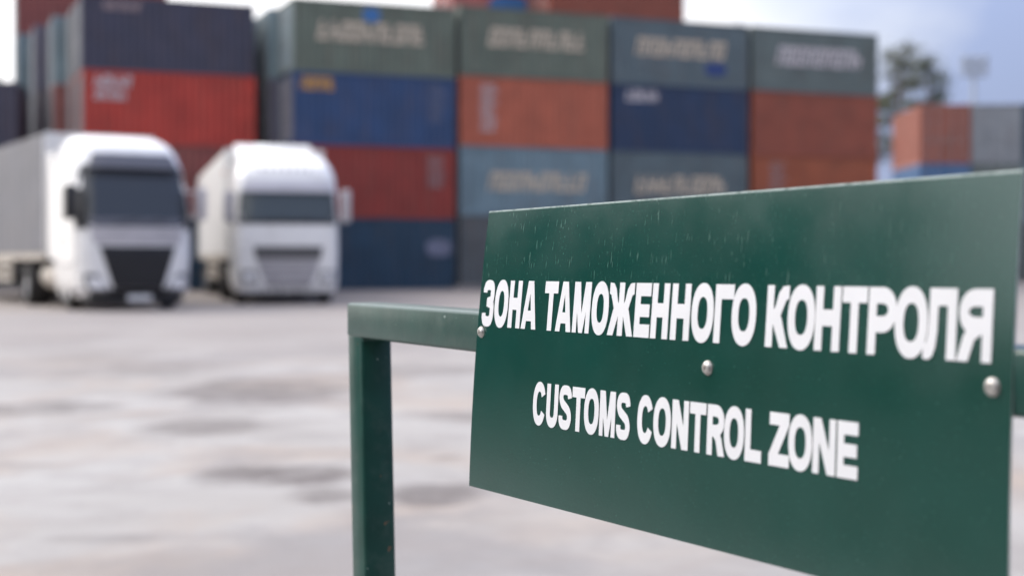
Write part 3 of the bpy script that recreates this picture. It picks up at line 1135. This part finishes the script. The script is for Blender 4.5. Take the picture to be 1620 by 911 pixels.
sign = empty('sign', SLOC)
tag(sign, 'dark green metal sign with white Russian and English lettering screwed to barrier', 'sign')
NU, NV, TH = 48, 24, .0018
vs, fs, uvs = [], [], []
for side in (0, 1):
    for j in range(NV + 1):
        for i in range(NU + 1):
            u, v = i / NU, j / NV
            # slightly rounded corners and a hand-cut edge
            vs.append(sheet(u, v, -TH * side))
            uvs.append((u * SL, (1 - v) * SH))
q = NU + 1
K = q * (NV + 1)
for j in range(NV):
    for i in range(NU):
        a = j * q + i
        fs.append((a, a + q, a + q + 1, a + 1))
        fs.append((K + a, K + a + 1, K + a + q + 1, K + a + q))
nface = len(fs)
for i in range(NU):
    fs.append((i, i + 1, K + i + 1, K + i))
    a = NV * q + i
    fs.append((a, K + a, K + a + 1, a + 1))
for j in range(NV):
    a = j * q
    fs.append((a, K + a, K + a + q, a + q))
    a = j * q + NU
    fs.append((a, a + q, K + a + q, K + a))
me = bpy.data.meshes.new('panel')
me.from_pydata(vs, [], fs)
uvl = me.uv_layers.new(name='UVMap')
for lp in me.loops:
    uvl.data[lp.index].uv = uvs[lp.vertex_index]
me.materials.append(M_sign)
me.materials.append(M_edge)
for i, p in enumerate(me.polygons):
    p.use_smooth = i < nface
    if i >= nface: p.material_index = 1
me.set_sharp_from_angle(angle=R(40))
link('panel', me, sign)


# lettering: every glyph drawn as outlines in metres, cap height H, stem s, bar thickness b
def nib(pts, s, b, closed=False):
    """ribbon along a spine with an elliptical pen: s across, b upright"""
    out = []
    n = len(pts)
    L_, R_ = [], []
    for i, p in enumerate(pts):
        a = pts[(i - 1) % n] if (closed or i > 0) else p
        c = pts[(i + 1) % n] if (closed or i < n - 1) else p
        dx, dy = c[0] - a[0], c[1] - a[1]
        # normal in pen space
        nx, ny = -dy / b * 1.0, dx / s * 1.0
        nx, ny = -dy * s, dx * b
        # ellipse support point for the stroke normal
        nn = math.hypot(-dy * s, dx * b) or 1
        ox, oy = (-dy) * s * s / nn / 2, dx * b * b / nn / 2
        L_.append((p[0] + ox, p[1] + oy))
        R_.append((p[0] - ox, p[1] - oy))
    m = n if closed else n - 1
    for i in range(m):
        j = (i + 1) % n
        out.append([L_[i], R_[i], R_[j]])
        out.append([L_[i], R_[j], L_[j]])
    return out


def spline(ctrl, k=8):
    P_ = [ctrl[0]] + list(ctrl) + [ctrl[-1]]
    out = []
    for i in range(1, len(P_) - 2):
        p0, p1, p2, p3 = P_[i - 1], P_[i], P_[i + 1], P_[i + 2]
        for t in [j / k for j in range(k)]:
            out.append(tuple(.5 * ((2 * p1[d]) + (-p0[d] + p2[d]) * t + (2 * p0[d] - 5 * p1[d] + 4 * p2[d] - p3[d]) * t * t + (-p0[d] + 3 * p1[d] - 3 * p2[d] + p3[d]) * t ** 3) for d in (0, 1)))
    out.append(tuple(ctrl[-1]))
    return out


def ell(cx, cy, rx, ry, a0, a1, n=40, e=2.25):
    out = []
    for i in range(n + 1):
        t = R(a0 + (a1 - a0) * i / n)
        c, s = cos(t), sin(t)
        out.append((cx + rx * math.copysign(abs(c) ** (2 / e), c), cy + ry * math.copysign(abs(s) ** (2 / e), s)))
    return out


def rect(x0, x1, y0, y1): return [(x0, y0), (x1, y0), (x1, y1), (x0, y1)]


def glyph(ch, w, H, s, b):
    o = .018 * H                                 # overshoot of round letters
    sx = lambda P_: [[(w - x, y) for x, y in p] for p in P_]

    def bowl(y0, y1, wr):
        ry = (y1 - y0 - b) / 2
        cy = (y0 + y1) / 2
        rx = wr * .52 - s / 2
        cx = wr - s / 2 - rx
        top = [(s * .4, y1 - b / 2), (cx, y1 - b / 2)]
        arc = ell(cx, cy, rx, ry, 90, -90, 20, 2.2)
        return nib([(s * .4, y1 - b / 2)] + arc + [(s * .4, y0 + b / 2)], s, b)

    def karm(x0, wd):
        return [[(x0, .40 * H), (x0 + .3 * wd, .44 * H), (x0 + .52 * wd, .50 * H), (x0 + .66 * wd, .62 * H), (x0 + .84 * wd, .765 * H), (x0 + wd, .785 * H), (x0 + wd, H), (x0 + .62 * wd, .985 * H), (x0 + .38 * wd, .88 * H), (x0 + .2 * wd, .66 * H), (x0, .56 * H)],
                [(x0, .62 * H), (x0 + .42 * wd, .58 * H), (x0 + .6 * wd, .47 * H), (x0 + wd * 1.03, 0), (x0 + wd * 1.03 - s * 1.12, 0), (x0 + .06 * wd, .40 * H), (x0, .40 * H)]]
    if ch in 'НH': return [rect(0, s, 0, H), rect(w - s, w, 0, H), rect(s * .5, w - s * .5, .385 * H, .64 * H)]
    if ch in 'ОO': return nib(ell(w / 2, H / 2, w / 2 - s / 2, H / 2 + o - b / 2, 0, 360, 56)[:-1], s * 1.02, b, True)
    if ch in 'ТT': return [rect(0, w, H - b, H), rect(w / 2 - s / 2, w / 2 + s / 2, 0, H - b * .5)]
    if ch == 'А':
        l = [(0, 0), (s * 1.02, 0), (w / 2, .74 * H), (w / 2, H), (.32 * w, H)]
        return [l, [(w - x, y) for x, y in l], rect(.22 * w, .78 * w, .165 * H, .385 * H)]
    if ch in 'МM':
        st = s * .86
        d = [(0, H), (st * 1.45, H), (w / 2 + st * .38, 0), (w / 2 - st * .48, 0), (st * .7, H * .62)]
        return [rect(0, st, 0, H), rect(w - st, w, 0, H), d, [(w - x, y) for x, y in d]]
    if ch in 'ЕE': return [rect(0, s, 0, H), rect(s * .5, w, H - b, H), rect(s * .5, w * .95, .375 * H, .61 * H), rect(s * .5, w, 0, b)]
    if ch == 'Г': return [rect(0, s, 0, H), rect(s * .5, w, H - b * 1.03, H)]
    if ch == 'К': return [rect(0, s, 0, H)] + karm(s * .8, w - s * .8)
    if ch == 'Ж':
        a = karm(w / 2 + s * .3, w / 2 - s * .3)
        return [rect(w / 2 - s * .5, w / 2 + s * .5, 0, H)] + a + sx(a)
    if ch == 'Р': return [rect(0, s, 0, H)] + bowl(.33 * H, H, w)
    if ch == 'R': return [rect(0, s, 0, H)] + bowl(.37 * H, H, w * .97) + [[(s * .9, .5 * H), (w * .62, .55 * H), (w * .84, .34 * H), (w * 1.02, 0), (w * 1.02 - s * 1.2, 0), (w * .5, .3 * H), (s * .9, .40 * H)]]
    if ch == 'Я': return sx(glyph('R', w, H, s, b))
    if ch == 'Л':
        x = .16 * w
        return [rect(w - s, w, 0, H), rect(x + s * .4, w - s * .4, H - b * 1.02, H),
                [(x, H), (x + s, H), (x + s * .97, .4 * H), (x + s * .8, .17 * H), (x + s * .45, .03 * H), (x + s * .05, -.012 * H), (0, .0), (0, .215 * H), (x * .55, .225 * H), (x * .85, .33 * H), (x * .97, .5 * H)]]
    if ch == 'C': return nib(ell(w / 2 + .02 * w, H / 2, w / 2 - s / 2 + .02 * w, H / 2 + o - b / 2, 27, 333, 48), s, b)
    if ch == 'U': return [rect(0, s, .33 * H, H), rect(w - s, w, .33 * H, H)] + nib(ell(w / 2, .345 * H, w / 2 - s / 2, .345 * H + o - b / 2, 180, 360, 26), s, b)
    if ch == 'N':
        d = [(0, H), (s * 1.22, H), (w, 0), (w - s * 1.22, 0)]
        return [rect(0, s * .98, 0, H), rect(w - s * .98, w, 0, H), d]
    if ch == 'L': return [rect(0, s, 0, H), rect(s * .5, w, 0, b)]
    if ch == 'Z': return [rect(.02 * w, w * .98, H - b, H), rect(0, w, 0, b), [(0, b * .9), (s * 1.5, b * .9), (w * .98, H - b * .9), (w * .98 - s * 1.5, H - b * .9)]]
    if ch == 'S':
        l, r_, bt, tp = s / 2, w - s / 2, b / 2 - o, H - b / 2 + o
        c = [(r_, .715 * H), (r_ * .97, .80 * H), (w * .72, tp - .02 * H), (w * .5, tp), (w * .27, tp - .025 * H), (l, .745 * H), (w * .26, .60 * H), (w * .5, .51 * H), (w * .74, .42 * H), (r_, .27 * H), (w * .73, bt + .025 * H), (w * .5, bt), (w * .28, bt + .02 * H), (l * 1.06, .2 * H), (l, .30 * H)]
        return nib(spline(c), s * .98, b * .93)
    if ch == 'З':
        l, r_, bt, tp = s / 2, w - s / 2, b / 2 - o, H - b / 2 + o
        c = [(l, .73 * H), (l * 1.06, .80 * H), (w * .27, tp - .02 * H), (w * .5, tp), (w * .74, tp - .03 * H), (r_ * .97, .745 * H), (w * .76, .57 * H), (w * .5, .525 * H)]
        d = [(w * .5, .525 * H), (w * .78, .475 * H), (r_, .275 * H), (w * .74, bt + .03 * H), (w * .5, bt), (w * .27, bt + .02 * H), (l * 1.06, .2 * H), (l, .285 * H)]
        return nib(spline(c), s * .98, b * .9) + nib(spline(d), s * .98, b * .93) + [rect(w * .36, w * .6, .425 * H, .62 * H)]
    return []


def lettering(items, vt, vb, slope, s, b):
    H = (vb - vt) * SH
    V, F = [], []
    for ch, x0, x1 in items:
        polys = glyph(ch, x1 - x0, H, s, b)
        pv, pf = [], []
        for p in polys:
            ar = sum(p[i][0] * p[(i + 1) % len(p)][1] - p[(i + 1) % len(p)][0] * p[i][1] for i in range(len(p)))
            if abs(ar) < 1e-10: continue
            if ar < 0: p = p[::-1]
            pf.append(list(range(len(pv), len(pv) + len(p))))
            pv += [Vector((x * 100, y * 100)) for x, y in p]
        r = delaunay_2d_cdt(pv, [], pf, 0, 1e-5)
        n = len(V)
        for c in r[0]:
            u = (x0 + c.x / 100) / SL
            vb_ = vb + slope * u
            V.append(sheet(u, vb_ - (c.y / 100) / SH, .0006))
        for tri, src in zip(r[2], r[5]):
            if src: F.append(tuple(n + i for i in tri)[::-1])
    me_ = bpy.data.meshes.new('lettering')
    me_.from_pydata(V, [], F)
    me_.materials.append(M_vinyl)
    o = link('lettering', me_, sign)
    return o


g_ = .0
line1 = [('З', .0086, .0360), ('О', .0378, .0692), ('Н', .0714, .0988), ('А', .1018, .1343), ('Т', .1491, .1768), ('А', .1755, .2070), ('М', .2098, .2426),
         ('О', .2458, .2772), ('Ж', .2776, .3217), ('Е', .3244, .3507), ('Н', .3530, .3812), ('Н', .3855, .4152), ('О', .4178, .4510), ('Г', .4526, .4798),
         ('О', .4778, .5118), ('К', .5258, .5548), ('О', .5542, .5883), ('Н', .5888, .6190), ('Т', .6206, .6495), ('Р', .6510, .6820), ('О', .6806, .7150), ('Л', .7110, .7438), ('Я', .7452, .7778)]
lettering(line1, .252, .417, .011, .0092, .0132)
line2 = [('C', .1394, .1645), ('U', .1676, .1912), ('S', .1934, .2181), ('T', .2190, .2433), ('O', .2428, .2702), ('M', .2718, .3001), ('S', .3026, .3264), ('C', .3390, .3640),
         ('O', .3660, .3940), ('N', .3958, .4215), ('T', .4234, .4480), ('R', .4500, .4754), ('O', .4748, .5028), ('L', .5043, .5268), ('Z', .5366, .5632), ('O', .5620, .5915), ('N', .5924, .6196), ('E', .6216, .6456)]
lettering(line2, .594, .736, .002, .0078, .0110)

# pan-head screws
for u, v in ((.0135, .440), (.5601, .495), (.9780, .480)):
    c = sheet(u, v, 0)
    b = MB()
    ax, bx = sdv.normalized(), sev.normalized()
    prof = [(.0070, .0), (.0070, .0008), (.0062, .001), (.0060, .0022), (.0051, .0032), (.0036, .0038), (.0020, .0040), (.0018, .0028), (.00001, .0027)]
    V = []
    n = 24
    for r_, hgt in prof:
        for i in range(n):
            t = 2 * pi * i / n
            V.append(c + ax * r_ * cos(t) + bx * r_ * sin(t) + snv * hgt)
    F = [(j * n + i, j * n + (i + 1) % n, (j + 1) * n + (i + 1) % n, (j + 1) * n + i) for j in range(len(prof) - 1) for i in range(n)]
    b.add(V, F)
    b.build('screw', M_zinc, sign, smooth=45)

# small chips down to primer and rust on the barrier paint
t_ = M_green.node_tree
b_ = t_.nodes['Principled BSDF']
src = b_.inputs['Base Color'].links[0].from_socket
c_ = t_.nodes.new('ShaderNodeTexCoord')
for scale_, lo, hi, colr in ((75, .745, .77, (.2, .1, .055)), (130, .73, .77, (.3, .38, .35))):
    n_ = t_.nodes.new('ShaderNodeTexNoise')
    n_.inputs['Scale'].default_value = scale_
    n_.inputs['Detail'].default_value = 2
    t_.links.new(c_.outputs['Object'], n_.inputs['Vector'])
    r_ = t_.nodes.new('ShaderNodeMapRange')
    r_.inputs['From Min'].default_value = lo
    r_.inputs['From Max'].default_value = hi
    r_.inputs['To Max'].default_value = .7
    t_.links.new(n_.outputs['Fac'], r_.inputs['Value'])
    x_ = t_.nodes.new('ShaderNodeMix')
    x_.data_type = 'RGBA'
    t_.links.new(r_.outputs[0], x_.inputs['Factor'])
    t_.links.new(src, x_.inputs['A'])
    x_.inputs['B'].default_value = (*colr, 1)
    src = x_.outputs['Result']
t_.links.new(src, b_.inputs['Base Color'])

# barrier frame: 50 mm square tube
RO = Vector((-.24157, 2.07375, 1.03731))
rd = Vector((sin(SYAW), -cos(SYAW), -.00129))
S = .0502
RL = 1.82
barrier = empty('barrier', RO + rd * .5 * RL - Vector((0, 0, RO.z)))
tag(barrier, 'green square-tube steel barrier frame carrying the customs sign', 'barrier')
bo = barrier.location
bk = -snv * S


def tubebox(p, along, across, up, name):
    """box from corner p spanned by three vectors"""
    V = []
    for k in (0, 1):
        for j in (0, 1):
            for i in (0, 1):
                V.append(p + along * i + across * j + up * k - bo)
    b_ = MB()
    b_.add(V, [(0, 2, 3, 1), (4, 5, 7, 6), (0, 1, 5, 4), (2, 6, 7, 3), (0, 4, 6, 2), (1, 3, 7, 5)])
    return b_.build(name, M_green, barrier, bevel=.005, smooth=60, seg=3)


tubebox(RO - Vector((0, 0, S)), rd * RL, bk, Vector((0, 0, S)), 'top_rail')
for k, s0 in enumerate((0.0006, RL - S - .0006)):
    top = RO + rd * (s0 + .0004) + snv * -.0009 - Vector((0, 0, S - .0055))
    leanv = rd * (.042 if k == 0 else -.01)
    dn = leanv - Vector((0, 0, top.z - .008))
    tubebox(top + dn, rd * (S - .0012), bk * .965, -dn, 'post')
    ft = top + dn
    wb = MB()                       # weld bead along the inside of the corner joint
    e0 = RO + rd * (s0 + (S + .0008 if k == 0 else -.0008)) - Vector((0, 0, S + .0012)) - bo
    rw = random.Random(3 + k)
    for q_ in range(16):
        a_ = e0 + bk * (.05 + .056 * q_)
        c2 = e0 + bk * (.05 + .056 * (q_ + 1.25)) + Vector((0, 0, rw.uniform(-.0006, .0006)))
        wb.tube(a_, c2, .0026 * rw.uniform(.8, 1.25), .0018, n=8)
    wb.build('weld_bead', M_green, barrier, smooth=60)
    tubebox(Vector((ft.x, ft.y, 0)) - rd * .06 + snv * .2, rd * .17, -snv * .45, Vector((0, 0, .0078)), 'foot')
